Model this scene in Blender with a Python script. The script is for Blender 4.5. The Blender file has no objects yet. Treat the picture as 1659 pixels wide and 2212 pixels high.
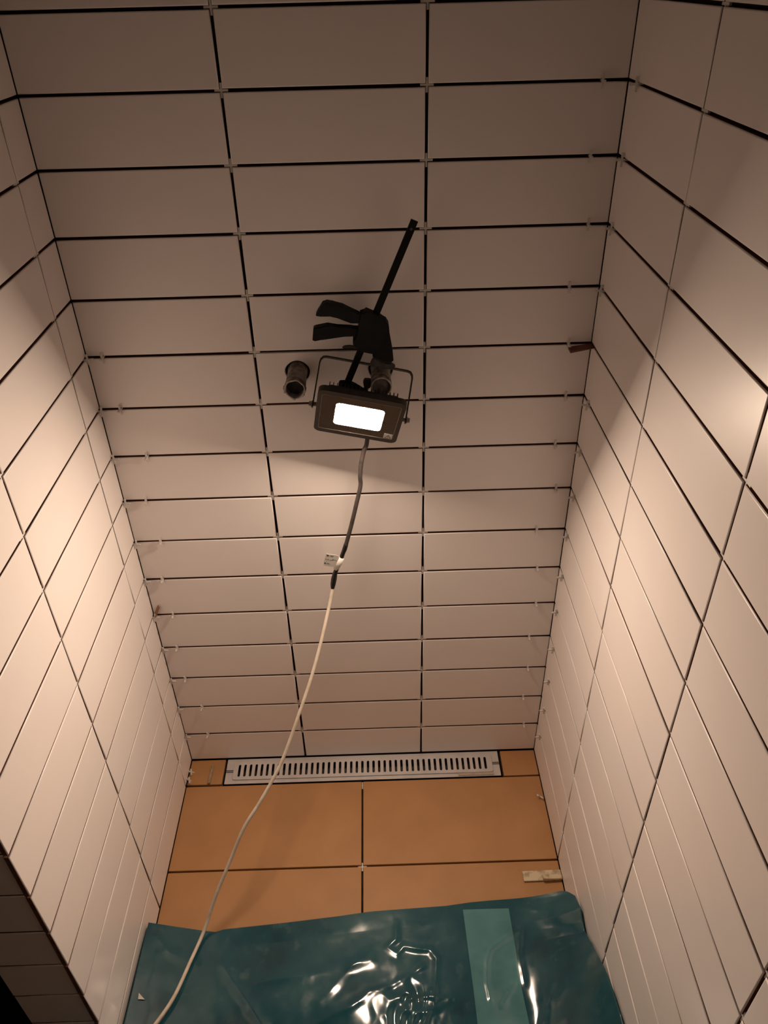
import bpy, bmesh, math, random
from mathutils import Vector, Matrix, noise
random.seed(7)
sc = bpy.context.scene
COL = sc.collection

# ------------------------------------------------------------------ camera
F_PX, CX, CY = 1666.0, 829.5, 1106.0
CAM = Vector((0.0634, -1.2887, 1.6883))
RIGHT = Vector((0.99952319, -0.02173442, -0.02193185))
DOWN = Vector((-0.03045283, -0.57656554, -0.81648319))
FWD = Vector((0.00510064, 0.81676177, -0.57695250))
cam_d = bpy.data.cameras.new('camera')
cam = bpy.data.objects.new('camera', cam_d)
COL.objects.link(cam)
cam_d.sensor_fit = 'HORIZONTAL'
cam_d.sensor_width = 36.0
cam_d.lens = F_PX * 36.0 / 1659.0
cam_d.clip_start = 0.01
cam.matrix_world = Matrix(((RIGHT.x, -DOWN.x, -FWD.x, CAM.x), (RIGHT.y, -DOWN.y, -FWD.y, CAM.y),
                           (RIGHT.z, -DOWN.z, -FWD.z, CAM.z), (0, 0, 0, 1)))
sc.camera = cam

# ------------------------------------------------------------------ world, exposure
wd = bpy.data.worlds.new('world')
sc.world = wd
wd.use_nodes = True
wd.node_tree.nodes['Background'].inputs[0].default_value = (0.5, 0.5, 0.55, 1)
wd.node_tree.nodes['Background'].inputs[1].default_value = 0.01
sc.view_settings.view_transform = 'Standard'
sc.view_settings.look = 'None'
sc.view_settings.gamma = 1.0
sc.view_settings.exposure = 0.0
sc.view_settings.use_curve_mapping = False
sc.cycles.max_bounces = 16
sc.cycles.diffuse_bounces = 10   # white tiles on three sides pass the light on many times
LED_POWER = 335.0
LED_COLOR = (1.0, 0.755, 0.565)


def at(u, v, ax, val):
    """point of the place seen at a photo pixel, on the plane axis = val"""
    d = RIGHT * ((u - CX) / F_PX) + DOWN * ((v - CY) / F_PX) + FWD
    return CAM + d * ((val - CAM[ax]) / d[ax])


# ------------------------------------------------------------------ dimensions (metres)
P = 0.103          # tile row pitch
TH = 0.0985           # tile height
TT = 0.008         # tile thickness
W = 0.3035         # tile column pitch
JW = 0.0045        # joint
XL, XR = -0.450, 0.449
L1, L2, L3 = 0.0816, 0.3899, 0.697
R1, R2, R3, R4, R5 = 0.3037, 0.6125, 0.919, 1.2225, 1.526
ROWS = 20
CEIL = 2.5
XP = -0.5675       # far face of the partition
PIPE_Z = 1.0933
PIPE_XL, PIPE_XR = -0.0779, 0.0722


# ------------------------------------------------------------------ materials
def mat(name, base, rough=0.5, metal=0.0, spec=0.5, noise_scale=0, noise_amt=0.0, bump=0.0, bump_scale=200.0,
        second=None, lo=0.4, hi=0.6, rnd=0.0, coat=0.0, rough_var=0.0):
    m = bpy.data.materials.new(name)
    m.use_nodes = True
    nt = m.node_tree
    b = nt.nodes['Principled BSDF']
    b.inputs['Roughness'].default_value = rough
    b.inputs['Metallic'].default_value = metal
    b.inputs['Specular IOR Level'].default_value = spec
    b.inputs['Coat Weight'].default_value = coat
    col = (*base, 1)
    b.inputs['Base Color'].default_value = col
    tc = nt.nodes.new('ShaderNodeTexCoord')
    out = None
    if noise_scale:
        n = nt.nodes.new('ShaderNodeTexNoise')
        n.inputs['Scale'].default_value = noise_scale
        n.inputs['Detail'].default_value = 5
        nt.links.new(tc.outputs['Object'], n.inputs['Vector'])
        r = nt.nodes.new('ShaderNodeValToRGB')
        r.color_ramp.elements[0].position = lo
        r.color_ramp.elements[1].position = hi
        s = second if second else tuple(c * (1 - noise_amt) for c in base)
        r.color_ramp.elements[0].color = (*s, 1)
        r.color_ramp.elements[1].color = col
        nt.links.new(n.outputs['Fac'], r.inputs['Fac'])
        out = r.outputs['Color']
        if rough_var:
            mr = nt.nodes.new('ShaderNodeMapRange')
            mr.inputs['To Min'].default_value = max(0.02, rough - rough_var)
            mr.inputs['To Max'].default_value = rough + rough_var
            nt.links.new(n.outputs['Fac'], mr.inputs['Value'])
            nt.links.new(mr.outputs['Result'], b.inputs['Roughness'])
    if rnd:
        oi = nt.nodes.new('ShaderNodeObjectInfo')
        mr = nt.nodes.new('ShaderNodeMapRange')
        mr.inputs['To Min'].default_value = 1 - rnd
        mr.inputs['To Max'].default_value = 1.0
        nt.links.new(oi.outputs['Random'], mr.inputs['Value'])
        hs = nt.nodes.new('ShaderNodeHueSaturation')
        if out:
            nt.links.new(out, hs.inputs['Color'])
        else:
            hs.inputs['Color'].default_value = col
        nt.links.new(mr.outputs['Result'], hs.inputs['Value'])
        out = hs.outputs['Color']
    if out:
        nt.links.new(out, b.inputs['Base Color'])
    if bump:
        n2 = nt.nodes.new('ShaderNodeTexNoise')
        n2.inputs['Scale'].default_value = bump_scale
        n2.inputs['Detail'].default_value = 4
        nt.links.new(tc.outputs['Object'], n2.inputs['Vector'])
        bp = nt.nodes.new('ShaderNodeBump')
        bp.inputs['Strength'].default_value = bump
        bp.inputs['Distance'].default_value = 0.002
        nt.links.new(n2.outputs['Fac'], bp.inputs['Height'])
        nt.links.new(bp.outputs['Normal'], b.inputs['Normal'])
    return m


M = {}
M['tile'] = mat('glazed_tile', (0.93, 0.878, 0.858), 0.36, noise_scale=6, noise_amt=0.02, rnd=0.025, bump=0.02, bump_scale=60)
M['tile_body'] = mat('red_clay_tile_body', (0.16, 0.062, 0.036), 0.9, noise_scale=60, noise_amt=0.3)
M['adhesive'] = mat('tile_adhesive', (0.030, 0.018, 0.012), 0.95, noise_scale=40, noise_amt=0.5, bump=0.6, bump_scale=120)
M['plaster'] = mat('bare_plaster', (0.40, 0.38, 0.36), 0.9, noise_scale=5, noise_amt=0.25, bump=0.2, bump_scale=60)
M['floor_tile'] = mat('ochre_floor_tile', (0.52, 0.275, 0.115), 0.55, noise_scale=9, second=(0.45, 0.23, 0.09), lo=0.3, hi=0.7,
                      rnd=0.04, bump=0.12, bump_scale=500)
M['spacer'] = mat('white_spacer_plastic', (0.75, 0.72, 0.68), 0.45, noise_scale=80, noise_amt=0.06)
M['steel'] = mat('drain_steel', (0.74, 0.72, 0.72), 0.42, metal=0.35, noise_scale=30, noise_amt=0.08, bump=0.03, bump_scale=300)
M['drain_dark'] = mat('drain_inside', (0.09, 0.08, 0.075), 0.6, metal=0.2, noise_scale=20, noise_amt=0.5)
M['ink'] = mat('black_ink', (0.02, 0.018, 0.015), 0.8, noise_scale=100, noise_amt=0.2)
M['lamp_black'] = mat('lamp_black_paint', (0.016, 0.014, 0.013), 0.5, noise_scale=60, second=(0.034, 0.029, 0.025), lo=0.35, hi=0.75,
                      bump=0.05, bump_scale=400)
M['lamp_glass'] = mat('lamp_black_glass', (0.016, 0.013, 0.011), 0.22, noise_scale=120, second=(0.05, 0.04, 0.033), lo=0.62, hi=0.72)
M['lamp_seam'] = mat('lamp_grey_seam', (0.22, 0.19, 0.16), 0.5, noise_scale=60, noise_amt=0.3)
M['bolt'] = mat('bolt_steel', (0.42, 0.38, 0.34), 0.35, metal=0.9, noise_scale=80, noise_amt=0.3)
M['label'] = mat('paper_label', (0.72, 0.70, 0.66), 0.6, noise_scale=60, noise_amt=0.08)
M['clamp'] = mat('clamp_nylon', (0.006, 0.007, 0.009), 0.7, spec=0.2, noise_scale=25, second=(0.014, 0.015, 0.016), lo=0.35, hi=0.7, bump=0.1, bump_scale=150)
M['clamp_grey'] = mat('clamp_pad_grey', (0.07, 0.062, 0.055), 0.7, noise_scale=60, noise_amt=0.4)
M['clamp_bar'] = mat('clamp_bar_steel', (0.003, 0.003, 0.003), 0.6, spec=0.2, noise_scale=40, noise_amt=0.4)
M['clamp_brown'] = mat('clamp_lever_brown', (0.06, 0.035, 0.02), 0.6, noise_scale=40, noise_amt=0.3)
M['sleeve'] = mat('dusty_grey_sleeve', (0.32, 0.28, 0.255), 0.85, noise_scale=70, second=(0.11, 0.09, 0.08), lo=0.38, hi=0.62, bump=0.5, bump_scale=150)
M['sleeve_rim'] = mat('pale_torn_rim', (0.55, 0.49, 0.44), 0.7, noise_scale=90, noise_amt=0.3)
M['plug'] = mat('dusty_plug', (0.21, 0.185, 0.17), 0.9, noise_scale=60, second=(0.13, 0.11, 0.10), lo=0.35, hi=0.65, bump=0.6, bump_scale=120)
M['plug_dark'] = mat('dark_plug', (0.05, 0.046, 0.048), 0.8, noise_scale=60, second=(0.02, 0.018, 0.018), lo=0.35, hi=0.65, bump=0.6, bump_scale=120)
M['cord_dark'] = mat('dusty_black_rubber', (0.028, 0.022, 0.020), 0.7, noise_scale=60, second=(0.065, 0.05, 0.045), lo=0.5, hi=0.7)
M['tape'] = mat('black_tape', (0.010, 0.009, 0.009), 0.35, noise_scale=60, noise_amt=0.3)
M['cord_white'] = mat('white_cord', (0.74, 0.66, 0.56), 0.5, noise_scale=50, second=(0.64, 0.55, 0.44), lo=0.4, hi=0.6)
M['wedge_red'] = mat('red_wedge_plastic', (0.16, 0.045, 0.03), 0.55, noise_scale=60, noise_amt=0.3)
M['wedge_wood'] = mat('brown_wedge', (0.33, 0.17, 0.10), 0.6, noise_scale=60, noise_amt=0.2)
M['wedge_cream'] = mat('cream_wedge', (0.70, 0.60, 0.42), 0.6, noise_scale=55, second=(0.42, 0.33, 0.22), lo=0.40, hi=0.55)
M['wedge_dust'] = mat('dusty_wedge', (0.40, 0.31, 0.21), 0.7, noise_scale=80, second=(0.28, 0.20, 0.13), lo=0.4, hi=0.6)
M['film'] = mat('beige_film', (0.52, 0.43, 0.34), 0.4, noise_scale=40, noise_amt=0.1)
M['strip'] = mat('pale_teal_strip', (0.10, 0.26, 0.28), 0.14, noise_scale=14, second=(0.065, 0.19, 0.21), lo=0.35, hi=0.65, rough_var=0.06)


def sheet_material():
    m = bpy.data.materials.new('teal_plastic_sheet')
    m.use_nodes = True
    nt = m.node_tree
    b = nt.nodes['Principled BSDF']
    tc = nt.nodes.new('ShaderNodeTexCoord')
    n = nt.nodes.new('ShaderNodeTexNoise')
    n.inputs['Scale'].default_value = 7
    n.inputs['Detail'].default_value = 7
    n.inputs['Roughness'].default_value = 0.62
    nt.links.new(tc.outputs['Object'], n.inputs['Vector'])
    r = nt.nodes.new('ShaderNodeValToRGB')
    e = r.color_ramp.elements
    e[0].position, e[0].color = 0.32, (0.009, 0.048, 0.066, 1)
    e[1].position, e[1].color = 0.72, (0.038, 0.115, 0.135, 1)
    k = e.new(0.5)
    k.color = (0.014, 0.078, 0.104, 1)
    nt.links.new(n.outputs['Fac'], r.inputs['Fac'])
    # dried dust patches
    v = nt.nodes.new('ShaderNodeTexNoise')
    v.inputs['Scale'].default_value = 24
    v.inputs['Detail'].default_value = 4
    nt.links.new(tc.outputs['Object'], v.inputs['Vector'])
    r2 = nt.nodes.new('ShaderNodeValToRGB')
    r2.color_ramp.elements[0].position = 0.60
    r2.color_ramp.elements[1].position = 0.74
    r2.color_ramp.elements[1].color = (0.35, 0.35, 0.35, 1)
    nt.links.new(v.outputs['Fac'], r2.inputs['Fac'])
    mx = nt.nodes.new('ShaderNodeMix')
    mx.data_type = 'RGBA'
    nt.links.new(r2.outputs['Color'], mx.inputs[0])
    nt.links.new(r.outputs['Color'], mx.inputs[6])
    mx.inputs[7].default_value = (0.13, 0.20, 0.21, 1)
    nt.links.new(mx.outputs[2], b.inputs['Base Color'])
    mr = nt.nodes.new('ShaderNodeMapRange')
    mr.inputs['From Min'].default_value = 0.3
    mr.inputs['From Max'].default_value = 0.7
    mr.inputs['To Min'].default_value = 0.07
    mr.inputs['To Max'].default_value = 0.2
    nt.links.new(v.outputs['Fac'], mr.inputs['Value'])
    nt.links.new(mr.outputs['Result'], b.inputs['Roughness'])
    b.inputs['Specular IOR Level'].default_value = 0.45
    return m


M['sheet'] = sheet_material()


def led_material():
    m = bpy.data.materials.new('lit_led_panel')
    m.use_nodes = True
    nt = m.node_tree
    nt.nodes.remove(nt.nodes['Principled BSDF'])
    e = nt.nodes.new('ShaderNodeEmission')
    e.inputs['Color'].default_value = (*LED_COLOR, 1)
    e.inputs['Strength'].default_value = LED_POWER
    nt.links.new(e.outputs[0], nt.nodes['Material Output'].inputs[0])
    return m


M['led'] = led_material()

# ------------------------------------------------------------------ helpers
ORD = ['bottom', 'first', 'second', 'third', 'fourth', 'fifth', 'sixth', 'seventh', 'eighth', 'ninth', 'tenth', 'eleventh',
       'twelfth', 'thirteenth', 'fourteenth', 'fifteenth', 'sixteenth', 'seventeenth', 'eighteenth', 'nineteenth', 'twentieth']


def link(name, me, m=None, parent=None, smooth=False):
    if m is not None and not me.materials:
        me.materials.append(m)
    if smooth:
        for p in me.polygons:
            p.use_smooth = True
    o = bpy.data.objects.new(name, me)
    COL.objects.link(o)
    if parent:
        o.parent = parent
    return o


def bm_obj(name, bm, m=None, parent=None, smooth=False):
    bmesh.ops.recalc_face_normals(bm, faces=bm.faces)
    me = bpy.data.meshes.new(name)
    bm.to_mesh(me)
    bm.free()
    return link(name, me, m, parent, smooth)


def tag(o, label, cat=None, group=None, kind=None):
    o['label'] = label
    if cat:
        o['category'] = cat
    if group:
        o['group'] = group
    if kind:
        o['kind'] = kind
    return o


def struct(o, label):
    o['kind'] = 'structure'
    o['label'] = label
    return o


def empty(name, loc=(0, 0, 0)):
    o = bpy.data.objects.new(name, None)
    o.empty_display_size = 0.02
    COL.objects.link(o)
    o.location = loc
    return o


def add_box(bm, lo, hi):
    vs = [bm.verts.new((x, y, z)) for x in (lo[0], hi[0]) for y in (lo[1], hi[1]) for z in (lo[2], hi[2])]
    for f in ((0, 1, 3, 2), (4, 6, 7, 5), (0, 4, 5, 1), (2, 3, 7, 6), (0, 2, 6, 4), (1, 5, 7, 3)):
        bm.faces.new([vs[i] for i in f])
    return vs


def box(name, lo, hi, m, parent=None, bev=0.0, seg=1):
    bm = bmesh.new()
    add_box(bm, lo, hi)
    if bev:
        bmesh.ops.bevel(bm, geom=bm.edges[:], offset=bev, segments=seg, affect='EDGES')
    return bm_obj(name, bm, m, parent)


def slab(pts, y0, y1, bev=0.0015, seg=2):
    """outline in (x, z) given real thickness from y0 to y1, edges rounded"""
    bm = bmesh.new()
    a = [bm.verts.new((x, y0, z)) for x, z in pts]
    b = [bm.verts.new((x, y1, z)) for x, z in pts]
    n = len(pts)
    f0 = bm.faces.new(a)
    f1 = bm.faces.new(b[::-1])
    for i in range(n):
        bm.faces.new((a[i], b[i], b[(i + 1) % n], a[(i + 1) % n]))
    if bev:
        ed = list(set(f0.edges[:] + f1.edges[:]))
        bmesh.ops.bevel(bm, geom=ed, offset=bev, segments=seg, affect='EDGES', clamp_overlap=True)
    return bm


def rrect(w, h, r, n=6, cx=0, cz=0):
    o = []
    for sx, sz, a0 in ((1, 1, 0), (-1, 1, 90), (-1, -1, 180), (1, -1, 270)):
        for i in range(n + 1):
            a = math.radians(a0 + 90 * i / n)
            o.append((cx + sx * (w / 2 - r) + r * math.cos(a), cz + sz * (h / 2 - r) + r * math.sin(a)))
    return o


def ring(outer, inner, y0, y1):
    """frame between two outlines with the same point count"""
    bm = bmesh.new()
    n = len(outer)
    A = [bm.verts.new((x, y0, z)) for x, z in outer]
    B = [bm.verts.new((x, y0, z)) for x, z in inner]
    Cc = [bm.verts.new((x, y1, z)) for x, z in inner]
    D = [bm.verts.new((x, y1, z)) for x, z in outer]
    for i in range(n):
        j = (i + 1) % n
        for p, q in ((A, B), (B, Cc), (Cc, D), (D, A)):
            bm.faces.new((p[i], p[j], q[j], q[i]))
    return bm


def catmull(pts, rad, k=8):
    P_, R_ = [], []
    n = len(pts)
    for i in range(n - 1):
        p0, p1, p2, p3 = pts[max(i - 1, 0)], pts[i], pts[i + 1], pts[min(i + 2, n - 1)]
        for s in range(k):
            t = s / k
            P_.append(0.5 * ((2 * p1) + (p2 - p0) * t + (2 * p0 - 5 * p1 + 4 * p2 - p3) * t * t + (3 * p1 - p0 - 3 * p2 + p3) * t ** 3))
            R_.append(rad[i] * (1 - t) + rad[i + 1] * t)
    P_.append(pts[-1])
    R_.append(rad[-1])
    return P_, R_


def tube(bm, pts, rad, n=10, caps=True):
    rings = []
    up = Vector((0.3, 1, 0.2)).normalized()
    for i, p in enumerate(pts):
        t = (pts[min(i + 1, len(pts) - 1)] - pts[max(i - 1, 0)]).normalized()
        a = t.cross(up).normalized()
        b = a.cross(t).normalized()
        up = b
        r = rad[i]
        rings.append([bm.verts.new(p + a * math.cos(2 * math.pi * k / n) * r + b * math.sin(2 * math.pi * k / n) * r) for k in range(n)])
    for r0, r1 in zip(rings[:-1], rings[1:]):
        for k in range(n):
            bm.faces.new((r0[k], r0[(k + 1) % n], r1[(k + 1) % n], r1[k]))
    if caps:
        bm.faces.new(rings[0][::-1])
        bm.faces.new(rings[-1])


def prism(bm, c, axis, r, h, n=12, r2=None):
    """short cylinder or hexagon from c along axis"""
    r2 = r if r2 is None else r2
    axis = Vector(axis).normalized()
    a = axis.orthogonal().normalized()
    b = axis.cross(a)
    c = Vector(c)
    lo = [bm.verts.new(c + (a * math.cos(2 * math.pi * k / n) + b * math.sin(2 * math.pi * k / n)) * r) for k in range(n)]
    hi = [bm.verts.new(c + axis * h + (a * math.cos(2 * math.pi * k / n) + b * math.sin(2 * math.pi * k / n)) * r2) for k in range(n)]
    bm.faces.new(lo[::-1])
    bm.faces.new(hi)
    for k in range(n):
        bm.faces.new((lo[k], lo[(k + 1) % n], hi[(k + 1) % n], hi[k]))


# ------------------------------------------------------------------ wall tiles
TILE_ME = {}


def tile_mesh(w, h, t=TT, bev=0.0016, m='tile'):
    """cushion-edged tile: front at y=0 facing -y, centred in x and z"""
    key = (round(w, 4), round(h, 4), round(t, 4), m)
    if key in TILE_ME:
        return TILE_ME[key]
    bm = bmesh.new()
    loops = []
    for ins, y in ((0, t), (0, bev), (bev * 0.3, bev * 0.3), (bev, 0)):
        x, z = w / 2 - ins, h / 2 - ins
        loops.append([bm.verts.new(p) for p in ((-x, y, -z), (x, y, -z), (x, y, z), (-x, y, z))])
    for a, b in zip(loops[:-1], loops[1:]):
        for i in range(4):
            f = bm.faces.new((a[i], a[(i + 1) % 4], b[(i + 1) % 4], b[i]))
            f.smooth = a is not loops[0]
            f.material_index = 1 if a is loops[0] else 0
    bm.faces.new(loops[-1])
    bmesh.ops.recalc_face_normals(bm, faces=bm.faces)
    me = bpy.data.meshes.new('tile')
    bm.to_mesh(me)
    bm.free()
    me.materials.append(M[m])
    me.materials.append(M['tile_body'] if m == 'tile' else M[m])
    TILE_ME[key] = me
    return me


def holed_tile(w, h, holes):
    """a tile drilled for the water outlets"""
    cu = bpy.data.curves.new('tile', 'CURVE')
    cu.dimensions = '2D'
    cu.fill_mode = 'BOTH'
    cu.extrude = TT / 2 - 0.0008
    cu.bevel_depth = 0.0008
    cu.bevel_resolution = 1
    cu.offset = -0.0008

    def spline(pts):
        s = cu.splines.new('POLY')
        s.points.add(len(pts) - 1)
        for p, (x, z) in zip(s.points, pts):
            p.co = (x, z, 0, 1)
        s.use_cyclic_u = True
    spline([(-w / 2, -h / 2), (w / 2, -h / 2), (w / 2, h / 2), (-w / 2, h / 2)])
    for hx, hz, r in holes:
        spline([(hx + r * (1 + 0.02 * math.sin(5 * a)) * math.cos(a), hz + r * math.sin(a)) for a in [2 * math.pi * k / 40 for k in range(40)]])
    o = bpy.data.objects.new('tmp', cu)
    COL.objects.link(o)
    bpy.context.view_layer.update()
    me = bpy.data.meshes.new_from_object(o.evaluated_get(bpy.context.evaluated_depsgraph_get()))
    bpy.data.objects.remove(o)
    me.transform(Matrix.Translation((0, TT / 2, 0)) @ Matrix.Rotation(math.pi / 2, 4, 'X'))
    me.materials.clear()
    me.materials.append(M['tile'])
    return me


def put_tile(me, loc, rz, parent, j=1.0):
    o = link('tile', me, None, parent)
    o.location = Vector(loc) + Vector((random.uniform(-1, 1), 0, random.uniform(-1, 1))) * 0.0003 * j
    o.rotation_euler = (random.uniform(-1, 1) * 0.0022 * j, random.uniform(-1, 1) * 0.0012 * j, rz + random.uniform(-1, 1) * 0.0012 * j)
    return o


def rowz(k):
    return k * P + JW / 2 + TH / 2


JJ = JW / 2
# back wall
wb = struct(box('wall_back', (XP - 1.2, TT, -0.05), (XR + 0.12, 0.14, CEIL), M['adhesive']), 'back wall of the shower recess, stack-bonded in cream tiles')
cols_b = [(XL + 0.0003, -W / 2 - JJ), (-W / 2 + JJ, W / 2 - JJ), (W / 2 + JJ, XR - 0.0003)]
for k in range(ROWS):
    for ci, (a, b) in enumerate(cols_b):
        zc = rowz(k)
        hh = TH
        if k == 0:
            hh, zc = TH - 0.001, rowz(0) + 0.0005
        if k == 10 and ci == 1:
            me = holed_tile(b - a, hh, [(PIPE_XL - (a + b) / 2, PIPE_Z - zc, 0.0222), (PIPE_XR - (a + b) / 2, PIPE_Z - zc, 0.0222)])
            put_tile(me, ((a + b) / 2, 0, zc), 0, wb, 0.2)
        else:
            put_tile(tile_mesh(b - a, hh), ((a + b) / 2, 0, zc), 0, wb)

# left partition: side face and free end
wl = struct(box('wall_left', (XP, -0.6868, -0.05), (XL - TT, 0.006, CEIL), M['adhesive']), 'left partition of the shower recess, tiled in cream')
cols_l = [(-L1 + JJ * 0.8, -0.0007), (-L2 + JJ, -L1 - JJ * 0.8), (-L3, -L2 - JJ)]
for k in range(ROWS):
    for a, b in cols_l:
        put_tile(tile_mesh(b - a, TH), (XL, (a + b) / 2, rowz(k)), math.pi / 2, wl)
    put_tile(tile_mesh(XL - TT - 0.0015 - XP, TH), ((XL - TT - 0.0015 + XP) / 2, -0.6948, rowz(k)), 0, wl)

# right wall
wr = struct(box('wall_right', (XR + TT, -2.45, -0.05), (XR + 0.12, 0.006, CEIL), M['adhesive']), 'long right wall of the shower recess, tiled in cream')
cols_r = [(-R1 + JJ * 0.9, -0.0007), (-R2 + JJ, -R1 - JJ * 0.9), (-R3 + JJ, -R2 - JJ), (-R4 + JJ, -R3 - JJ), (-R5 + JJ, -R4 - JJ)]
for k in range(ROWS):
    for a, b in cols_r:
        put_tile(tile_mesh(b - a, TH), (XR, (a + b) / 2, rowz(k)), -math.pi / 2, wr)

# the rest of the unlit bathroom round the camera
X0, Y0 = -1.75, -2.35
struct(box('ceiling', (X0, Y0, CEIL), (XR + 0.12, 0.14, CEIL + 0.1), M['plaster']), 'bare grey ceiling of the bathroom')
struct(box('wall_front', (X0, Y0 - 0.1, -0.05), (XR + 0.12, Y0, CEIL), M['plaster']), 'bare plaster wall opposite the shower recess')
struct(box('wall_outer', (X0 - 0.1, Y0 - 0.1, -0.05), (X0, 0.14, CEIL), M['plaster']), 'bare plaster wall beyond the tiled partition')

# ------------------------------------------------------------------ floor
fl = struct(box('floor', (X0, Y0, -0.10), (XR + 0.12, 0.14, -0.05), M['adhesive']), 'ochre tiled floor of the shower recess')


def floor_tile(x0, x1, y0, y1):
    key = ('f', round(x1 - x0, 4), round(y1 - y0, 4))
    if key not in TILE_ME:
        src = tile_mesh(x1 - x0, y1 - y0, 0.009, 0.0012, 'floor_tile')
        me = src.copy()
        me.transform(Matrix.Rotation(-math.pi / 2, 4, 'X'))
        TILE_ME[key] = me
    o = link('tile', TILE_ME[key], None, fl)
    o.location = ((x0 + x1) / 2, (y0 + y1) / 2, random.uniform(-0.0002, 0.0002))
    o.rotation_euler = (random.uniform(-1, 1) * 0.0008, random.uniform(-1, 1) * 0.0008, 0)


bed = box('mortar_bed', (X0, Y0, -0.05), (XR + 0.006, -0.0800, -0.009), M['adhesive'], fl)
bed2 = box('mortar_bed', (XL - 0.006, -0.0800, -0.05), (-0.3590, 0.007, -0.009), M['adhesive'], fl)
bed3 = box('mortar_bed', (0.3560, -0.0800, -0.05), (XR + 0.006, 0.007, -0.009), M['adhesive'], fl)
XJ = -0.0022
floor_tile(XL + 0.0012, -0.3605, -0.0762, -0.0022)
floor_tile(0.3585, XR - 0.0012, -0.0775, -0.0022)
yr = [-0.0800, -0.3072, -0.6100, -0.9130, -1.2160, -1.5190, -1.8220, -2.1250]
for a, b in zip(yr[:-1], yr[1:]):
    floor_tile(XL + 0.0012, XJ - 0.0022, b + 0.0021, a - 0.0021)
    floor_tile(XJ + 0.0022, XR - 0.0012, b + 0.0021, a - 0.0021)
for a, b in zip(yr[3:-1], yr[4:]):
    for q in (1, 2):
        floor_tile(XL - 0.4508 * q + 0.0022, XL - 0.4508 * (q - 1) - 0.0022, b + 0.0021, a - 0.0021)

# ------------------------------------------------------------------ linear drain
dr = empty('shower_drain', (0, -0.0395, 0))
tag(dr, 'long pale steel linear drain with slotted grate along the foot of the back wall', 'drain')
DXL, DXR = -0.3545, 0.3515
bm = ring([(DXL, 0.0365), (DXR, 0.0365), (DXR, -0.0378), (DXL, -0.0378)], [(-0.330, 0.0215), (0.329, 0.0215), (0.329, -0.0225), (-0.330, -0.0225)], 0.0, 0.0016)
bm.transform(Matrix.Rotation(math.pi / 2, 4, 'X') @ Matrix.Scale(-1, 4, (0, 1, 0)))
bm.transform(Matrix.Scale(1, 4))
o = bm_obj('flange', bm, M['steel'], dr)
# the ring was laid in x/z and turned to x/y: keep its top near the tile face
o.location = (0, 0, -0.0012)


def slot_grate():
    cu = bpy.data.curves.new('grate', 'CURVE')
    cu.dimensions = '2D'
    cu.fill_mode = 'BOTH'
    cu.extrude = 0.0006
    cu.bevel_depth = 0.0003
    cu.bevel_resolution = 1

    def spline(pts):
        s = cu.splines.new('POLY')
        s.points.add(len(pts) - 1)
        for p, (x, z) in zip(s.points, pts):
            p.co = (x, z, 0, 1)
        s.use_cyclic_u = True
    spline(rrect(0.668, 0.0520, 0.006, 4, -0.001, 0))
    for i in range(45):
        x = -0.3200 + i * (0.6355 / 44)
        spline(rrect(0.0068, 0.0370, 0.0033, 4, x, 0.0005))
    o = bpy.data.objects.new('tmp', cu)
    COL.objects.link(o)
    bpy.context.view_layer.update()
    me = bpy.data.meshes.new_from_object(o.evaluated_get(bpy.context.evaluated_depsgraph_get()))
    bpy.data.objects.remove(o)
    me.materials.clear()
    return me


g = link('grate', slot_grate(), M['steel'], dr)
g.location = (0, -0.0003, 0.0016)
bm = bmesh.new()
vs = add_box(bm, (-0.332, -0.024, -0.03), (0.331, 0.0235, -0.003))
bm.faces.ensure_lookup_table()
top = [f for f in bm.faces if f.calc_center_median().z > -0.004]
bmesh.ops.delete(bm, geom=top, context='FACES_ONLY')
o = bm_obj('channel', bm, M['drain_dark'], dr)
for x0, x1 in ((DXL + 0.0005, -0.3355), (0.3335, DXR - 0.0005)):
    for yy in (-0.0020, 0.0025):
        box('fold_line', (x0, yy - 0.0006, -0.0005), (x1, yy + 0.0006, 0.0006), M['ink'], dr)
o = box('protective_film', (0.243, -0.0345, 0.0003), (0.334, -0.0268, 0.0008), M['film'], dr)
o['label'] = 'beige strip of protective film'

# ------------------------------------------------------------------ plastic spacers
bm = bmesh.new()
a, w_ = 0.0100, 0.0015
out = [(w_, w_), (a, w_), (a, -w_), (w_, -w_), (w_, -a), (-w_, -a), (-w_, -w_), (-a, -w_), (-a, w_), (-w_, w_), (-w_, a), (w_, a)]
f0 = [bm.verts.new((x, -0.0016, z)) for x, z in out]
f1 = [bm.verts.new((x, 0.0016, z)) for x, z in out]
bm.faces.new(f0)
bm.faces.new(f1[::-1])
for i in range(12):
    bm.faces.new((f0[i], f1[i], f1[(i + 1) % 12], f0[(i + 1) % 12]))
bmesh.ops.recalc_face_normals(bm, faces=bm.faces)
SP = bpy.data.meshes.new('tile_spacer')
bm.to_mesh(SP)
bm.free()
SP.materials.append(M['spacer'])


def spacer(loc, rot, label, group):
    o = link('tile_spacer', SP)
    o.location = loc
    o.rotation_euler = rot
    return tag(o, label, 'spacer', group)


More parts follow.
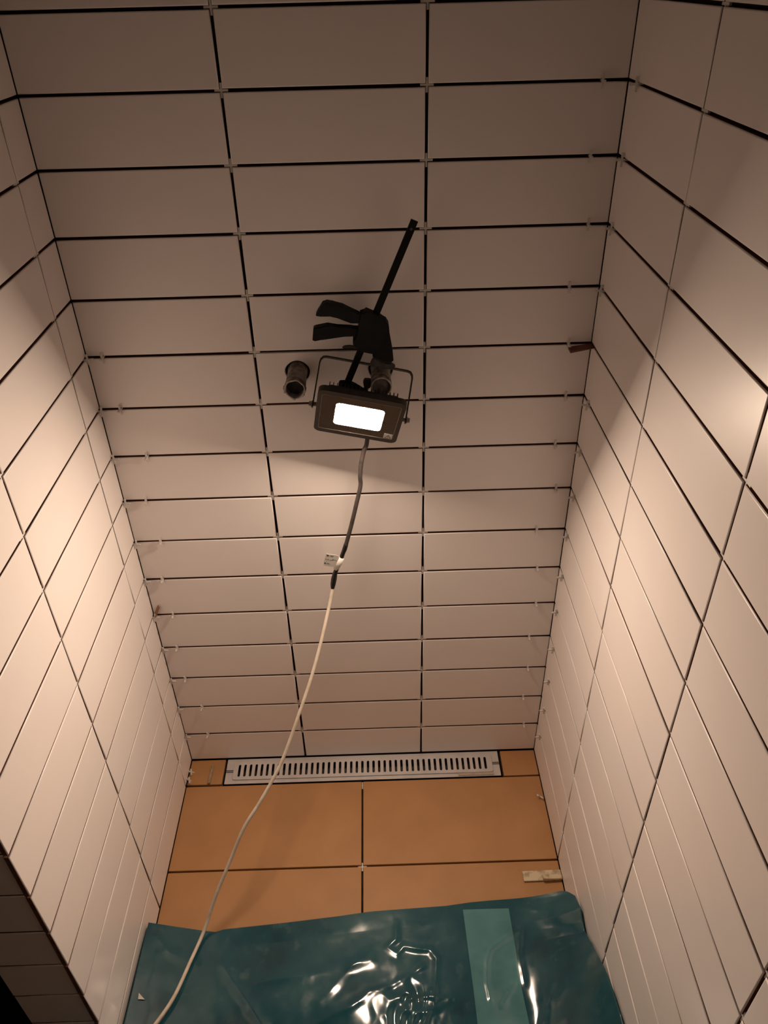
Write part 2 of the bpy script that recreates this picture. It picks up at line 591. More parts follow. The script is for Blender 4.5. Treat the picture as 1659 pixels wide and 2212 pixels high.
H = math.pi / 2
for k in range(1, 17):
    for x, side in ((-W / 2, 'left'), (W / 2, 'right')):
        spacer((x, 0.0042, k * P), (0, random.uniform(-.03, .03), 0),
               'grey cross spacer sunk in %s upright joint of back wall, %s joint above drain' % (side, ORD[k]), 'cross spacers sunk in the back wall joints')
for k in range(1, 17):
    spacer((XR + 0.0042, -R1, k * P), (0, 0, H), 'cross spacer sunk in the right wall joint nearest the corner, %s joint up' % ORD[k], 'cross spacers sunk in the right wall joints')
for k in range(2, 15):
    spacer((XR + 0.0042, -R2, k * P), (0, 0, H), 'cross spacer sunk in the second upright joint of the right wall, %s joint up' % ORD[k], 'cross spacers sunk in the right wall joints')
for k in (7, 8):
    spacer((XR + 0.0042, -R3, k * P), (0, 0, H), 'cross spacer sunk in the outermost upright joint of the right wall, %s joint up' % ORD[k], 'cross spacers sunk in the right wall joints')
for k in range(1, 15):
    spacer((XL - 0.0042, -L1, k * P), (0, 0, H), 'cross spacer sunk in the left wall joint nearest the corner, %s joint up' % ORD[k], 'cross spacers sunk in the left wall joints')
for k in range(1, 12):
    spacer((XL - 0.0042, -L2, k * P), (0, 0, H), 'cross spacer sunk in the second upright joint of the left wall, %s joint up' % ORD[k], 'cross spacers sunk in the left wall joints')
# proud spacers, one leg pushed in
lb = {11: 222, 10: 261, 9: 318, 8: 316, 7: 348.5, 6: 352, 5: 374.6, 4: 383.4, 3: 401.3, 2: 437.8, 1: 450.6}
lv = {11: 772, 10: 885, 9: 986, 8: 1082, 7: 1171, 6: 1252.5, 5: 1328, 4: 1400, 3: 1465.5, 2: 1528.5, 1: 1588.8}
for k in lb:
    x = at(lb[k], lv[k], 1, 0).x
    spacer((x, -0.0045, k * P), (random.uniform(-.12, .12), 0, H + random.uniform(-.15, .15)),
           'white spacer sticking out of the back wall near the left corner, %s joint up' % ORD[k], 'spacers standing proud beside the left corner')
rb = {15: (1301.7, 172), 14: (1275, 336.6), 13: (1270.5, 485), 12: (1229.5, 621), 11: (1227.8, 744), 10: (1221.4, 856.6), 9: (1198.6, 961), 8: (1200.7, 1055),
      7: (1159.3, 1143.4), 6: (1160, 1226), 5: (1157.3, 1302.4), 4: (1142.7, 1373), 3: (1139.7, 1440), 2: (1129.3, 1505), 1: (1130.7, 1563)}
for k, (u, v) in rb.items():
    spacer((at(u, v, 1, 0).x, -0.0030, k * P), (random.uniform(-.05, .05), 0, H + random.uniform(-.08, .08)),
           'white spacer sticking out of the back wall near the right corner, %s joint up' % ORD[k], 'spacers standing proud beside the right corner')
rr = {15: (1380.3, 180), 14: (1348.5, 344), 13: (1324.4, 495.6), 12: (1301.7, 631), 10: (1271.9, 879.7), 9: (1254.2, 984), 8: (1240.7, 1082.4), 7: (1226, 1167.8),
      6: (1215.3, 1254.2), 5: (1203.4, 1330.5), 4: (1195.6, 1410), 3: (1186, 1479), 2: (1176.5, 1541), 1: (1167.2, 1598)}
for k, (u, v) in rr.items():
    y = min(-0.0075, at(u, v, 0, XR).y)
    spacer((XR - 0.0035, y, k * P), (random.uniform(-.1, .1), random.uniform(-.1, .1), random.uniform(-.1, .1)),
           'white spacer poking from the right wall beside the corner, %s joint above floor' % ORD[k], 'spacers standing proud of the right wall')
for k in range(1, 12):
    spacer((XL + 0.0050, -0.0085, k * P), (random.uniform(-.15, .15), random.uniform(-.15, .15), random.uniform(-.12, .12)),
           'white spacer poking from the left wall right in the corner, %s joint above floor' % ORD[k], 'spacers standing proud of the left wall')
for i, (u, v, lab) in enumerate(((414, 1668, 'white spacer wedged under the left wall nearer the drain end'), (411, 1686, 'white spacer wedged under the left wall at the floor joint'))):
    p = at(u, v, 2, 0.004)
    spacer((XL + 0.006, p.y, 0.0045), (H - 0.1, 0.7 + 0.3 * i, 0.2), lab, 'spacers lying on the floor')
p = at(1170, 1722, 2, 0.003)
spacer((XR - 0.0115, p.y, 0.0065), (H - 0.5, 0.75, 0.3), 'white cross spacer lying on the ochre floor against the right wall', 'spacers lying on the floor')

spacer((XJ, -0.3072, -0.0062), (H, 0, 0), 'pale cross spacer sunk where the ochre floor tile joints cross', 'spacers set in the floor joints')
spacer((XJ, -0.0905, -0.0062), (H, 0, 0), 'pale spacer sunk in the floor joint right against the drain', 'spacers set in the floor joints')

# ------------------------------------------------------------------ wedges


def wedge(name, length, width, t0, t1, m, label, loc, rot, cat='wedge', bev=0.0006):
    """tapering block along +x from thickness t0 to t1, base on z=0"""
    bm = bmesh.new()
    x0, x1, y0, y1 = 0, length, -width / 2, width / 2
    v = [bm.verts.new(q) for q in ((x0, y0, 0), (x1, y0, 0), (x1, y1, 0), (x0, y1, 0), (x0, y0, t0), (x1, y0, t1), (x1, y1, t1), (x0, y1, t0))]
    for f in ((0, 3, 2, 1), (4, 5, 6, 7), (0, 1, 5, 4), (1, 2, 6, 5), (2, 3, 7, 6), (3, 0, 4, 7)):
        bm.faces.new([v[i] for i in f])
    bmesh.ops.bevel(bm, geom=bm.edges[:], offset=bev, segments=2, affect='EDGES')
    o = bm_obj(name, bm, m)
    o.location = loc
    o.rotation_euler = rot
    return tag(o, label, cat)


wedge('tile_wedge', 0.047, 0.013, 0.0058, 0.0028, M['wedge_red'], 'dark red plastic wedge sticking out of the right corner joint', (0.4075, -0.0140, 11 * P - 0.0085), (0.25, -0.14, 0.10))
wedge('tile_wedge', 0.030, 0.008, 0.0040, 0.0016, M['wedge_wood'], 'small brown wedge standing in the left corner of the back wall', (XL + 0.0055, -0.0055, 5 * P + 0.001), (0.5, -1.15, 0.2))
wedge('tile_wedge', 0.0865, 0.0235, 0.0052, 0.0045, M['wedge_cream'], 'long flat cream wedge lying on the ochre floor beside the right wall', (0.3615, -0.3470, 0.0003), (0, 0, 0.015))
wedge('tile_wedge', 0.0430, 0.0100, 0.0085, 0.0050, M['wedge_cream'], 'short cream wedge resting on top of the long flat wedge', (0.4040, -0.3545, 0.0058), (0, 0, 0.02))
wedge('tile_wedge', 0.0550, 0.0062, 0.0060, 0.0040, M['wedge_dust'], 'thin dusty stick lying on the small floor tile left of the drain', (-0.3925, -0.0765, 0.0003), (0, 0, H - 0.03), 'wedge')

# ------------------------------------------------------------------ water outlets


def outlet(x, label, inner, depth, ragged, ears):
    root = empty('pipe_stub', (x, 0, PIPE_Z))
    tag(root, label, 'pipe', 'capped water outlets in the back wall')
    n = 36
    length = 0.070
    bm = bmesh.new()
    prof = [(0.0182, 0.0070), (0.0172, -0.012), (0.0176, -0.040), (0.0186, -length + 0.008), (0.0184, -length), (0.0156, -length + 0.0005), (0.0152, -length + depth)]
    rings = []
    for ri, (r, y) in enumerate(prof):
        rg = []
        for k in range(n):
            a_ = 2 * math.pi * k / n
            j = noise.noise(Vector((math.cos(a_) * 2.2, math.sin(a_) * 2.2, x * 40)))
            yy = y + (ragged * j if ri in (4, 5) else 0)
            rr_ = r + 0.0006 * noise.noise(Vector((math.cos(a_) * 3, math.sin(a_) * 3, ri + x * 10)))
            rg.append(bm.verts.new((rr_ * math.cos(a_), yy, rr_ * math.sin(a_))))
        rings.append(rg)
    for r0, r1 in zip(rings[:-1], rings[1:]):
        for k in range(n):
            bm.faces.new((r0[k], r0[(k + 1) % n], r1[(k + 1) % n], r1[k]))
    bm_obj('sleeve', bm, M['sleeve'], root, True)
    # pale torn rim
    bm = bmesh.new()
    pts = []
    for k in range(n + 1):
        a_ = 2 * math.pi * k / n
        j = noise.noise(Vector((math.cos(a_) * 2.2, math.sin(a_) * 2.2, x * 40)))
        pts.append(Vector((0.0170 * math.cos(a_), -length + ragged * j - 0.0002, 0.0170 * math.sin(a_))))
    tube(bm, pts, [0.0011 + 0.0006 * random.random() for _ in pts], 6, False)
    bm_obj('rim', bm, M['sleeve_rim'], root, True)
    # lumpy plug inside
    bm = bmesh.new()
    c = bm.verts.new((0, -length + depth + 0.002, 0))
    prev = None
    for r in (0.004, 0.008, 0.012, 0.0156):
        rg = []
        for k in range(n):
            a_ = 2 * math.pi * k / n
            q = Vector((r * math.cos(a_), 0, r * math.sin(a_)))
            q.y = -length + depth + 0.003 * noise.noise(q * 160 + Vector((x * 50, 0, 0)))
            rg.append(bm.verts.new(q))
        for k in range(n):
            if prev is None:
                bm.faces.new((c, rg[k], rg[(k + 1) % n]))
            else:
                bm.faces.new((prev[k], rg[k], rg[(k + 1) % n], prev[(k + 1) % n]))
        prev = rg
    bm_obj('plug', bm, M[inner], root, True)
    for ang, wd_, ln in ears:
        bm = bmesh.new()
        add_box(bm, (0.0172, -length - 0.0025, -wd_ / 2), (0.0172 + ln, -length + 0.012, wd_ / 2))
        bmesh.ops.bevel(bm, geom=bm.edges[:], offset=0.0005, segments=1, affect='EDGES')
        bm.transform(Matrix.Rotation(-math.radians(ang), 4, 'Y'))
        bm_obj('torn_flap', bm, M['sleeve_rim'], root)
    return root


outlet(PIPE_XL, 'dusty grey open pipe stub, left of the floodlight, with a torn rim', 'plug_dark', 0.014, 0.0035,
       [(185, 0.009, 0.0030), (350, 0.004, 0.0022), (262, 0.005, 0.0022), (320, 0.005, 0.0020)])
outlet(PIPE_XR, 'dusty grey plugged pipe stub, gripped by the bar clamp above the floodlight', 'plug', 0.004, 0.0010, [])

# ------------------------------------------------------------------ floodlight
LP = Vector((0.030974, -0.092663, 1.046327))
LM = Matrix(((0.97504138, 0.18231146, 0.12671555), (-0.09563832, 0.85994962, -0.50133817), (-0.20036868, 0.4767066, 0.85592243)))
LM = Matrix.Rotation(0.05, 3, 'Z') @ LM
lamp = empty('floodlight')
lamp.matrix_world = Matrix.Translation(LP) @ LM.to_4x4()
tag(lamp, 'lit black LED floodlight hanging by its bracket from the right pipe stub', 'floodlight')
LW, LH = 0.1515, 0.1317
N = 6
# bezel: stepped frame
bm = ring(rrect(LW, LH, 0.012, N), rrect(0.1364, 0.1084, 0.004, N), 0.0, 0.011)
ed = [e for e in bm.edges if all(abs(v.co.y) < 1e-6 for v in e.verts) and len(e.link_faces) == 2 and abs(e.calc_face_angle(0)) > 0.5]
bmesh.ops.bevel(bm, geom=ed, offset=0.0016, segments=2, affect='EDGES')
bm_obj('bezel', bm, M['lamp_black'], lamp)
bm_obj('seam', ring(rrect(0.1366, 0.1086, 0.0042, N), rrect(0.1350, 0.1070, 0.0038, N), -0.0002, 0.002), M['lamp_seam'], lamp)
bm_obj('glass', ring(rrect(0.1351, 0.1071, 0.0038, N), rrect(0.0842, 0.0675, 0.007, N), 0.0008, 0.0022), M['lamp_glass'], lamp)
bm = bmesh.new()
bm.faces.new([bm.verts.new((x, 0.0012, z)) for x, z in rrect(0.0842, 0.0675, 0.007, N)])
o = bm_obj('led_panel', bm, M['led'], lamp)
o['label'] = 'glowing white LED window'
# housing behind
bm = bmesh.new()
fr, bk = rrect(0.139, 0.118, 0.008, N), rrect(0.124, 0.104, 0.008, N)
A = [bm.verts.new((x, 0.0100, z)) for x, z in fr]
B = [bm.verts.new((x, 0.0230, z)) for x, z in bk]
for i in range(len(A)):
    bm.faces.new((A[i], A[(i + 1) % len(A)], B[(i + 1) % len(A)], B[i]))
bm.faces.new(A)
bm.faces.new(B[::-1])
bm_obj('housing', bm, M['lamp_black'], lamp)
fin_me = None
for i in range(19):
    x = -0.0585 + i * 0.0065
    if fin_me is None:
        f = bm_obj('fin', slab([(0.0, -0.052), (0.0, 0.0520), (0.003, 0.0535), (0.0070, 0.0537), (0.0100, 0.0525), (0.0115, 0.049), (0.0115, -0.052)], -0.0007, 0.0007, 0.0), M['lamp_black'], lamp)
        f.data.transform(Matrix.Rotation(math.pi / 2, 4, 'Z'))
        fin_me = f.data
    else:
        f = link('fin', fin_me, None, lamp)
    f.location = (x, 0.0185, 0.0)
# bracket: flat steel U
ph, ln = 1.20, 0.087
top_y, top_z = 0.012 + ln * math.sin(ph), ln * math.cos(ph)
bx = 0.0825
pts = []
for x, t in ((-bx, 0.0), (-bx, 0.93)):
    pts.append(Vector((x, 0.012 + (top_y - 0.012) * t, top_z * t)))
for s, c in ((-1, ((0.02, 0.98), (0.30, 1.0))), ):
    pass
dirv = Vector((0, top_y - 0.012, top_z)).normalized()


def bp_(x, d):
    return Vector((x, 0.012, 0)) + dirv * d


path = [bp_(-bx, -0.006), bp_(-bx, 0.03), bp_(-bx, ln - 0.012), bp_(-bx + 0.0012, ln - 0.006), bp_(-bx + 0.005, ln - 0.0012), bp_(-bx + 0.011, ln), bp_(0, ln),
        bp_(bx - 0.011, ln), bp_(bx - 0.005, ln - 0.0012), bp_(bx - 0.0012, ln - 0.006), bp_(bx, ln - 0.012), bp_(bx, 0.03), bp_(bx, -0.006)]
bm = bmesh.new()
nrm = Vector((1, 0, 0)).cross(dirv).normalized()
rgs = []
for i, p in enumerate(path):
    t = (path[min(i + 1, len(path) - 1)] - path[max(i - 1, 0)]).normalized()
    side = t.cross(nrm).normalized()
    hw, ht = 0.0050, 0.0011
    rgs.append([bm.verts.new(p + nrm * a_ * hw + side * b_ * ht) for a_, b_ in ((-1, -1), (1, -1), (1, 1), (-1, 1))])
for r0, r1 in zip(rgs[:-1], rgs[1:]):
    for k in range(4):
        bm.faces.new((r0[k], r0[(k + 1) % 4], r1[(k + 1) % 4], r1[k]))
bm.faces.new(rgs[0][::-1])
bm.faces.new(rgs[-1])
bm_obj('bracket', bm, M['lamp_black'], lamp)
for s in (-1, 1):
    bm = bmesh.new()
    prism(bm, (s * (bx + 0.0012), 0.012, 0), (s, 0, 0), 0.0062, 0.0014, 16)
    prism(bm, (s * (bx + 0.0026), 0.012, 0), (s, 0, 0), 0.0046, 0.0042, 6)
    prism(bm, (s * 0.070, 0.012, 0), (s, 0, 0), 0.0035, 0.0150, 12)
    bm_obj('bolt', bm, M['bolt'], lamp)
# warning label at the lower right of the glass
lab = box('warning_label', (0.0510, 0.0001, -0.0522), (0.0665, 0.0008, -0.0372), M['label'], lamp)
LBL = Vector((-0.0015, 0.0013))
lab['label'] = 'white sticker with a warning triangle'
tri = [(0.0530, -0.0505), (0.0650, -0.0505), (0.0590, -0.0402)]
cen = (sum(p[0] for p in tri) / 3, sum(p[1] for p in tri) / 3)
inn = [(cen[0] + (x - cen[0]) * 0.76, cen[1] + (z - cen[1]) * 0.76) for x, z in tri]
bm_obj('warning_triangle', ring(tri, inn, -0.0001, 0.0004), M['ink'], lab)
bm_obj('warning_bolt', slab([(x + LBL.x, z + LBL.y) for x, z in ((0.0609, -0.0448), (0.0594, -0.0480), (0.0603, -0.0478), (0.0599, -0.0502), (0.0617, -0.0470), (0.0608, -0.0471))], -0.0001, 0.0004, 0), M['ink'], lab)
bm = bmesh.new()
prism(bm, (0.022, 0.0195, -0.050), (0, 0.15, -1), 0.0068, 0.012, 14, 0.0055)
bm_obj('cable_gland', bm, M['lamp_black'], lamp, False)

# ------------------------------------------------------------------ bar clamp
CLY = -0.046


def cp(u, v, y=CLY):
    q = at(660 + u / 7.541, 620 + v / 7.541, 1, y)
    return (q.x, q.z)




def csl(pts, th, bev, seg=2):
    """slab whose silhouette from above keeps the traced outline: the outline shrinks by what its thickness adds"""
    k = th * 4488
    n = len(pts)
    ar = sum(pts[i][0] * pts[(i + 1) % n][1] - pts[(i + 1) % n][0] * pts[i][1] for i in range(n))
    sg = 1 if ar > 0 else -1
    o_ = []
    for i in range(n):
        t = Vector(pts[(i + 1) % n]) - Vector(pts[i - 1])
        nv = -sg * t.x / max(t.length, 1e-6)
        o_.append(cp(pts[i][0], pts[i][1] - k * nv))
    return slab(o_, CLY - th, CLY + th, bev, seg)


clamp = empty('bar_clamp', (0, 0, 0))
tag(clamp, 'black one-handed bar clamp with two grips gripping the right pipe stub', 'clamp')
body = [(985, 312), (1125, 375), (1225, 430), (1310, 490), (1350, 575), (1365, 700), (1330, 800), (1250, 930), (1180, 1040), (1110, 1108), (960, 1080), (850, 1030), (790, 950),
        (772, 900), (772, 812), (842, 800), (856, 620), (900, 540), (885, 400), (920, 385)]
bm_obj('body', csl(body, 0.011, 0.002, 2), M['clamp'], clamp)
jaw = [(1300, 560), (1352, 580), (1370, 760), (1420, 1030), (1432, 1180), (1390, 1240), (1280, 1215), (1150, 1140), (1090, 1105), (1180, 1000), (1250, 800)]
bm_obj('moving_jaw', csl(jaw, 0.007, 0.0015, 2), M['clamp'], clamp)
pad = [(1088, 1190), (1105, 1112), (1200, 1170), (1300, 1212), (1400, 1215), (1458, 1275), (1425, 1345), (1100, 1310), (1055, 1245)]
bm_obj('jaw_pad', csl(pad, 0.006, 0.001, 2), M['clamp_grey'], clamp)
uh = [(170, 430), (190, 375), (275, 228), (345, 190), (430, 207), (600, 252), (740, 328), (870, 400), (910, 420), (905, 560), (860, 605), (740, 603), (640, 560), (520, 515), (400, 490),
      (235, 480), (208, 490), (178, 465)]
bm_obj('upper_grip', csl(uh, 0.009, 0.002, 3), M['clamp'], clamp)
tr = [(115, 840), (130, 645), (165, 602), (355, 563), (405, 580), (520, 615), (740, 607), (870, 630), (860, 800), (780, 812), (640, 816), (440, 826), (300, 865), (160, 897), (125, 872)]
bm_obj('trigger', csl(tr, 0.008, 0.002, 3), M['clamp'], clamp)
lv_ = [(598, 970), (640, 942), (720, 938), (800, 945), (850, 990), (850, 1025), (780, 1002), (700, 996), (640, 1010), (605, 998)]
bm_obj('release_lever', csl(lv_, 0.003, 0.0005, 2), M['clamp_brown'], clamp)
# steel bar
b0, b1 = at(895.5, 476, 1, CLY), at(746, 838, 1, CLY)
d = (b1 - b0).normalized()
nx = Vector((0, 1, 0)).cross(d).normalized()
hw = 0.0058
bar = [(b0 + nx * hw), (b0 - nx * hw), (b1 - nx * hw), (b1 + nx * hw)]
bo = bm_obj('bar', slab([(p.x, p.z) for p in bar], CLY - 0.0028, CLY + 0.0028, 0.0006, 1), M['clamp_bar'], clamp)
bm = bmesh.new()
pc = b0 + d * 0.0135
prism(bm, (pc.x, CLY - 0.0034, pc.z), (0, 1, 0), 0.0022, 0.0068, 12)
bm_obj('stop_pin', bm, M['clamp_grey'], clamp)
fj = [(540, 1560), (560, 1512), (640, 1503), (760, 1528), (815, 1560), (860, 1605), (960, 1640), (1010, 1700), (960, 1760), (700, 1760), (560, 1720), (530, 1640)]
bm_obj('fixed_jaw', csl(fj, 0.008, 0.0015, 2), M['clamp'], clamp)
fp = [(938, 1535), (962, 1478), (1010, 1470), (1062, 1490), (1075, 1560), (1050, 1640), (1000, 1680), (955, 1640)]
bm_obj('fixed_pad', csl(fp, 0.006, 0.0015, 2), M['clamp_brown'], clamp)

# ------------------------------------------------------------------ cable
cable = empty('power_cable', (0, 0, 0))
tag(cable, 'lamp cable, black above and white below its taped splice, trailing over the sheet', 'cable')
gl = lamp.matrix_world @ Vector((0.022, 0.0205, -0.055))
dk = [(792, 959, -.046), (786, 974, -.044), (780, 1003, -.045), (778, 1030, -.045), (778.5, 1050, -.045), (769, 1092, -.047), (758, 1138, -.049), (747, 1178, -.051)]
pts = [gl] + [at(u, v, 1, y) for u, v, y in dk]
q, r = catmull(pts, [0.0042] * len(pts), 8)
bm = bmesh.new()
tube(bm, q, r, 12)
o = bm_obj('black_cord', bm, M['cord_dark'], cable, True)
tp = [(747.5, 1176, -.051), (744.5, 1186, -.0515), (741, 1195, -.052), (733, 1216, -.0535), (725, 1235, -.055), (721.5, 1250, -.0565), (719.5, 1262, -.058), (718.3, 1272, -.059)]
pts = [at(u, v, 1, y) for u, v, y in tp]
q, r = catmull(pts, [0.0046, 0.0049, 0.0044, 0.0046, 0.0047, 0.0060, 0.0056, 0.0035], 6)
bm = bmesh.new()
tube(bm, q, r, 12)
bm_obj('splice_tape', bm, M['tape'], cable, True)
ZS = 0.077
wp = [(718.6, 1270, -.0588), (713, 1300, -.072), (706, 1332, -.090), (692, 1392, -.128), (672, 1465, -.172), (645, 1545, -.221), (612, 1637, -.274), (587, 1688, -.304), (560, 1735, -.332),
      (526, 1790, -.365), (497, 1860, -.402), (466, 1935, -.444)]
pts = [at(u, v, 1, y) for u, v, y in wp]
for u, v, z in ((441, 2010, ZS + 0.016), (410, 2080, ZS + 0.012), (376, 2153, ZS + 0.009), (336, 2212, ZS + 0.008), (285, 2275, ZS + 0.008)):
    for _ in range(3):
        pq = at(u, v, 2, z)
        z = max(z if v < 2050 else 0, ZS + 0.007 + 0.075 * max(0, -0.44 - pq.y))
    pts.append(at(u, v, 2, z))
for c_ in ((-0.462, -0.775, 0.104), (-0.500, -0.830, 0.060), (-0.560, -0.890, 0.012), (-0.680, -0.960, 0.0045), (-0.900, -1.080, 0.0045), (-1.250, -1.330, 0.0045)):
    pts.append(Vector(c_))
q, r = catmull(pts, [0.0036] * len(pts), 8)
bm = bmesh.new()
tube(bm, q, r, 12)
bm_obj('white_cord', bm, M['cord_white'], cable, True)


# written tag folded round the splice
def tg(u, v, y=-0.0535):
    return at(680 + u / 16.59, 1160 + v / 16.59, 1, y)


bm = bmesh.new()
tube(bm, [tg(965, 735), tg(865, 950), tg(762, 1140)], [0.0058, 0.0060, 0.0058], 16)
wrap = bm_obj('tag_sleeve', bm, M['label'], cable, True)
tl = [(413, 563), (560, 600), (740, 620), (830, 640), (880, 680), (745, 1090), (660, 1040), (540, 1035), (410, 1015), (318, 985), (325, 860)]
tagp = bm_obj('tag', slab([(tg(*p).x, tg(*p).z) for p in tl], -0.0560, -0.0554, 0), M['label'], cable)
tagp['label'] = 'white paper tag with three lines of smudged writing'
TY = -0.0562


def stroke(pts_, wpx=16):
    P3 = [tg(u, v, TY) for u, v in pts_]
    bm = bmesh.new()
    L_, R_ = [], []
    hw_ = wpx / 16.59 / 1025 / 2
    for i, p in enumerate(P3):
        t = (P3[min(i + 1, len(P3) - 1)] - P3[max(i - 1, 0)])
        t.y = 0
        t.normalize()
        nn = Vector((-t.z, 0, t.x))
        L_.append(p + nn * hw_)
        R_.append(p - nn * hw_)
    poly = [(p.x, p.z) for p in L_] + [(p.x, p.z) for p in R_[::-1]]
    n_ = len(L_)
    for y_ in (TY - 0.0001, TY + 0.0003):
        pass
    a_ = [bm.verts.new((p.x, TY, p.z)) for p in L_]
    b_ = [bm.verts.new((p.x, TY, p.z)) for p in R_]
    for i in range(n_ - 1):
        bm.faces.new((a_[i], a_[i + 1], b_[i + 1], b_[i]))
    return bm


writing = [([(430, 672), (455, 652), (490, 660), (470, 690), (440, 680), (485, 655)], 28), ([(512, 668), (518, 700)], 12), ([(580, 655), (570, 710)], 14),
           ([(612, 668), (580, 690), (615, 712)], 14), ([(630, 680), (618, 705), (640, 712), (648, 690), (630, 680)], 12), ([(655, 710), (662, 685), (680, 676)], 12),
           ([(395, 780), (385, 800), (395, 822)], 9), ([(420, 785), (438, 792), (420, 830)], 12), ([(488, 785), (476, 835)], 14), ([(465, 808), (502, 815)], 12),
           ([(530, 815), (540, 842), (558, 822), (572, 846), (590, 822), (602, 846)], 15), ([(612, 820), (618, 842), (640, 815), (640, 840)], 12), ([(655, 795), (650, 840)], 10),
           ([(672, 800), (668, 835), (690, 820)], 12), ([(700, 822), (730, 830), (760, 848), (775, 862)], 14), ([(425, 870), (430, 888)], 10),
           ([(340, 935), (372, 922), (392, 935), (368, 958), (345, 942), (388, 932)], 26), ([(425, 965), (440, 930), (455, 970)], 15), ([(430, 955), (455, 958)], 12), ([(475, 935), (468, 975)], 13),
           ([(505, 950), (488, 965), (508, 982), (512, 952), (516, 984)], 13), ([(548, 965), (530, 972), (545, 990)], 11)]
bmw = bmesh.new()
for pts_, wpx in writing:
    b_ = stroke(pts_, wpx)
    me = bpy.data.meshes.new('tmp')
    b_.to_mesh(me)
    b_.free()
    bmw.from_mesh(me)
    bpy.data.meshes.remove(me)
o = bm_obj('handwriting', bmw, M['ink'], tagp)

# ------------------------------------------------------------------ blue plastic sheet
ZS = 0.075
edge_px = [(319, 1993), (380, 2003), (440, 2012), (466, 2015), (485, 2009), (620, 1994), (730, 1980), (790, 1971), (807, 1969), (870, 1964), (963, 1957), (1017, 1949), (1060, 1945), (1101, 1942), (1160, 1938),
           (1222, 1934), (1238, 1936)]
back = [at(u, v, 2, ZS) for u, v in edge_px]
left = [at(u, v, 0, -0.4440) for u, v in ((319, 1993), (311, 2043), (300, 2110), (290, 2170), (283, 2212))]
rightp = [at(u, v, 0, 0.4440) for u, v in ((1243, 1938), (1254, 1962), (1258, 1990), (1263, 2016), (1278, 2045), (1304, 2098), (1322, 2150), (1338, 2206))]
YF = -1.16


def interp(xs, ys, x):
    if x <= xs[0]:
        return ys[0]
    for i in range(len(xs) - 1):
        if x <= xs[i + 1]:
            t = (x - xs[i]) / (xs[i + 1] - xs[i])
            return ys[i] * (1 - t) + ys[i + 1] * t
    return ys[-1]


bxs, bys = [p.x for p in back], [p.y for p in back]
rys = [-p.y for p in rightp]
rzs = [p.z for p in rightp]


def wp2(u, v):
    p = at(u, v, 2, ZS + 0.004)
    return Vector((p.x, p.y))


ridges = [  # polyline in the photo, height, half width
    ([(858, 1990), (854, 2030), (836, 2047), (858, 2062), (872, 2046), (930, 2054), (943, 2072), (941, 2120), (938, 2175)], 0.0045, 0.0075),
    ([(795, 2150), (850, 2131), (912, 2092)], 0.0028, 0.006), ([(1100, 2024), (1060, 2052), (1052, 2080), (1052, 2130), (1058, 2165)], 0.003, 0.006),
    ([(480, 2085), (520, 2145), (570, 2225)], 0.0045, 0.012), ([(1232, 1948), (1175, 1972), (1130, 1960)], 0.005, 0.010),
    ([(1125, 2000), (1120, 2060), (1132, 2130)], 0.003, 0.008), ([(870, 2212), (885, 2165), (925, 2160), (975, 2165), (945, 2185), (900, 2200)], 0.004, 0.006),
    ([(915, 2230), (925, 2175), (930, 2145)], 0.004, 0.006), ([(1095, 2140), (1110, 2130), (1085, 2180)], 0.003, 0.006), ([(1285, 2060), (1240, 2110), (1200, 2180)], 0.004, 0.010),
    ([(1190, 2140), (1180, 2190), (1165, 2240)], 0.004, 0.008), ([(330, 2010), (370, 2060), (420, 2080)], 0.004, 0.012), ([(560, 2125), (700, 2105), (800, 2075)], 0.003, 0.014),
    ([(800, 2060), (760, 2090), (690, 2170)], 0.003, 0.012), ([(640, 2240), (760, 2180), (800, 2150)], 0.003, 0.009)]
ridges = [([wp2(*p) for p in pl], h * 0.50, w * 1.5) for pl, h, w in ridges]
ridges = [(pl, h, w, min(p.x for p in pl) - w, max(p.x for p in pl) + w, min(p.y for p in pl) - w, max(p.y for p in pl) + w) for pl, h, w in ridges]


def seg_d(p, a, b):
    ab = b - a
    t = max(0, min(1, (p - a).dot(ab) / ab.length_squared))
    return (p - a - ab * t).length


def sheet_z(x, y, s):
    """height of the crumpled sheet; s runs from the back edge (0) to the front (1)"""
    z = ZS + 0.075 * max(0, -0.44 - y)
    rz = interp(rys, rzs, -y) if y > -0.72 else rzs[-1]
    wr_ = max(0.0, (x - 0.30) / 0.144)
    z += (rz - ZS) * (wr_ ** 2.2)
    p2 = Vector((x, y))
    q3 = Vector((x, y, 0))
    fade = min(1, s * 18)
    z += 0.004 * noise.noise(q3 * 7) * fade + 0.0005 * noise.noise(q3 * 26 + Vector((3, 1, 0))) * fade
    cr = noise.noise(q3 * 9 + Vector((7, 2, 0)))
    z += 0.002 * (0.5 - abs(noise.noise(Vector((x * 18, y * 7, 4.0)))) * 2) * max(0, cr + 0.05) * fade
    # crumpled middle, where the sheet bunches up
    cm = math.exp(-((x - 0.09) / 0.05) ** 2 - ((y + 0.645) / 0.04) ** 2)
    z += 0.005 * cm * (0.5 - abs(noise.noise(Vector((x * 42, y * 24, 9.0)))) * 2)
    if y > -0.75:
        for pl, h, w, xa, xb, ya, yb in ridges:
            if xa < x < xb and ya < y < yb:
                dd = min(seg_d(p2, a_, b_) for a_, b_ in zip(pl[:-1], pl[1:]))
                dd += 0.003 * noise.noise(q3 * 45)
                if dd < w:
                    z += h * min(1, 1.06 - max(0, dd) / w) ** 1.7 * fade * (0.75 + 0.8 * noise.noise(q3 * 22))
    return z


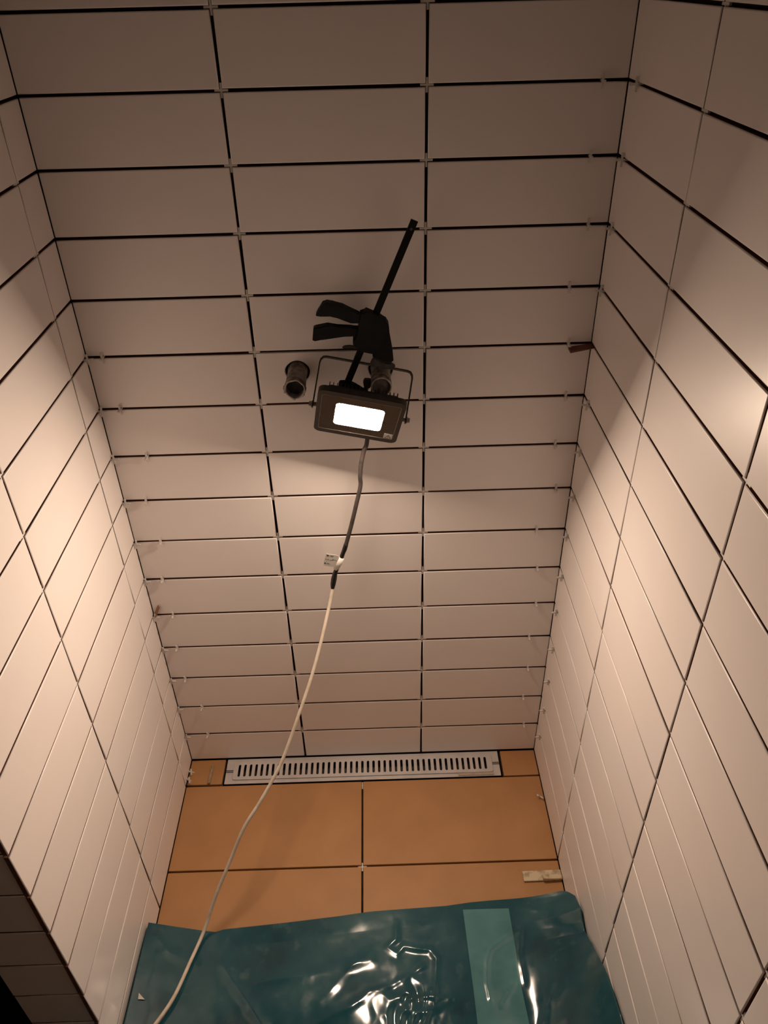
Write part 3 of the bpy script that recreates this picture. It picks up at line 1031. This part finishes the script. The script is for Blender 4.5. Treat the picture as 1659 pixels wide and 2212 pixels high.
NX, NY = 400, 230
bm = bmesh.new()
grid = []
skirt = 5
for j in range(-skirt, NY + 1):
    row = []
    for i in range(NX + 1):
        x = -0.4440 + 0.888 * i / NX
        ye = interp(bxs, bys, x) - 0.016 * max(0, (x - 0.415) / 0.029) ** 2
        if j >= 0:
            s = (j / NY) ** 1.7
            y = ye + (YF - ye) * s
            z = sheet_z(x, y, s)
            if s > 0.93:
                z *= 1 - 0.95 * ((s - 0.93) / 0.07)
        else:
            t = -j / skirt
            zt = sheet_z(x, ye, 0)
            z = zt * (1 - t) + 0.003 * t
            y = ye - 0.004 * math.sin(t * math.pi) - 0.012 * t
        row.append(bm.verts.new((x, y, z)))
    grid.append(row)
for r0, r1 in zip(grid[:-1], grid[1:]):
    for i in range(NX):
        bm.faces.new((r0[i], r0[i + 1], r1[i + 1], r1[i]))
# side falls
for col, s in ((0, -1), (NX, 1)):
    prev = None
    for row in grid[skirt:]:
        v = row[col]
        b_ = bm.verts.new((v.co.x - s * 0.003 + s * 0.0015, v.co.y, 0.002))
        if prev:
            bm.faces.new((prev[0], prev[1], b_, v))
        prev = (v, b_)
sh = bm_obj('plastic_sheet', bm, M['sheet'], None, True)
tag(sh, 'crumpled glossy teal plastic sheet spread across the front of the shower floor', 'plastic sheet')
# pale strip stuck down the sheet
sl = [(1000, 1964), (1012, 2060), (1022, 2140), (1033, 2240), (1060, 2500), (1090, 2800)]
sr = [(1099, 1961), (1113, 2050), (1126, 2140), (1146, 2240), (1200, 2500), (1270, 2800)]


def px_curve(c, t):
    k = t * (len(c) - 1)
    i = min(int(k), len(c) - 2)
    return c[i][0] + (c[i + 1][0] - c[i][0]) * (k - i), c[i][1] + (c[i + 1][1] - c[i][1]) * (k - i)


bm = bmesh.new()
rows = []
for j in range(130):
    t = j / 129
    a_, b_ = wp2(*px_curve(sl, t)), wp2(*px_curve(sr, t))
    row = []
    for i in range(41):
        p = a_ + (b_ - a_) * (i / 40)
        ye = interp(bxs, bys, p.x)
        s = max(0, (ye - p.y) / (ye - YF))
        row.append(bm.verts.new((p.x, p.y, sheet_z(p.x, p.y, s) + 0.0009)))
    rows.append(row)
for r0, r1 in zip(rows[:-1], rows[1:]):
    for i in range(40):
        bm.faces.new((r0[i], r0[i + 1], r1[i + 1], r1[i]))
st = bm_obj('pale_strip', bm, M['strip'], sh, True)
st['label'] = 'pale teal translucent band'
# small scrap of paper showing at the left side of the sheet
pp = at(307, 2156, 2, ZS + 0.006)
sp_ = bm_obj('paper_scrap', slab([(-0.006, -0.006), (0.008, 0.006), (-0.005, 0.005)], 0.0, 0.0006, 0), M['label'])
sp_.data.transform(Matrix.Rotation(H, 4, 'X'))
sp_.location = (pp.x, pp.y, sheet_z(pp.x, pp.y, 0.4) + 0.0022)
tag(sp_, 'tiny triangular scrap of white paper on the teal sheet by the left wall', 'paper')
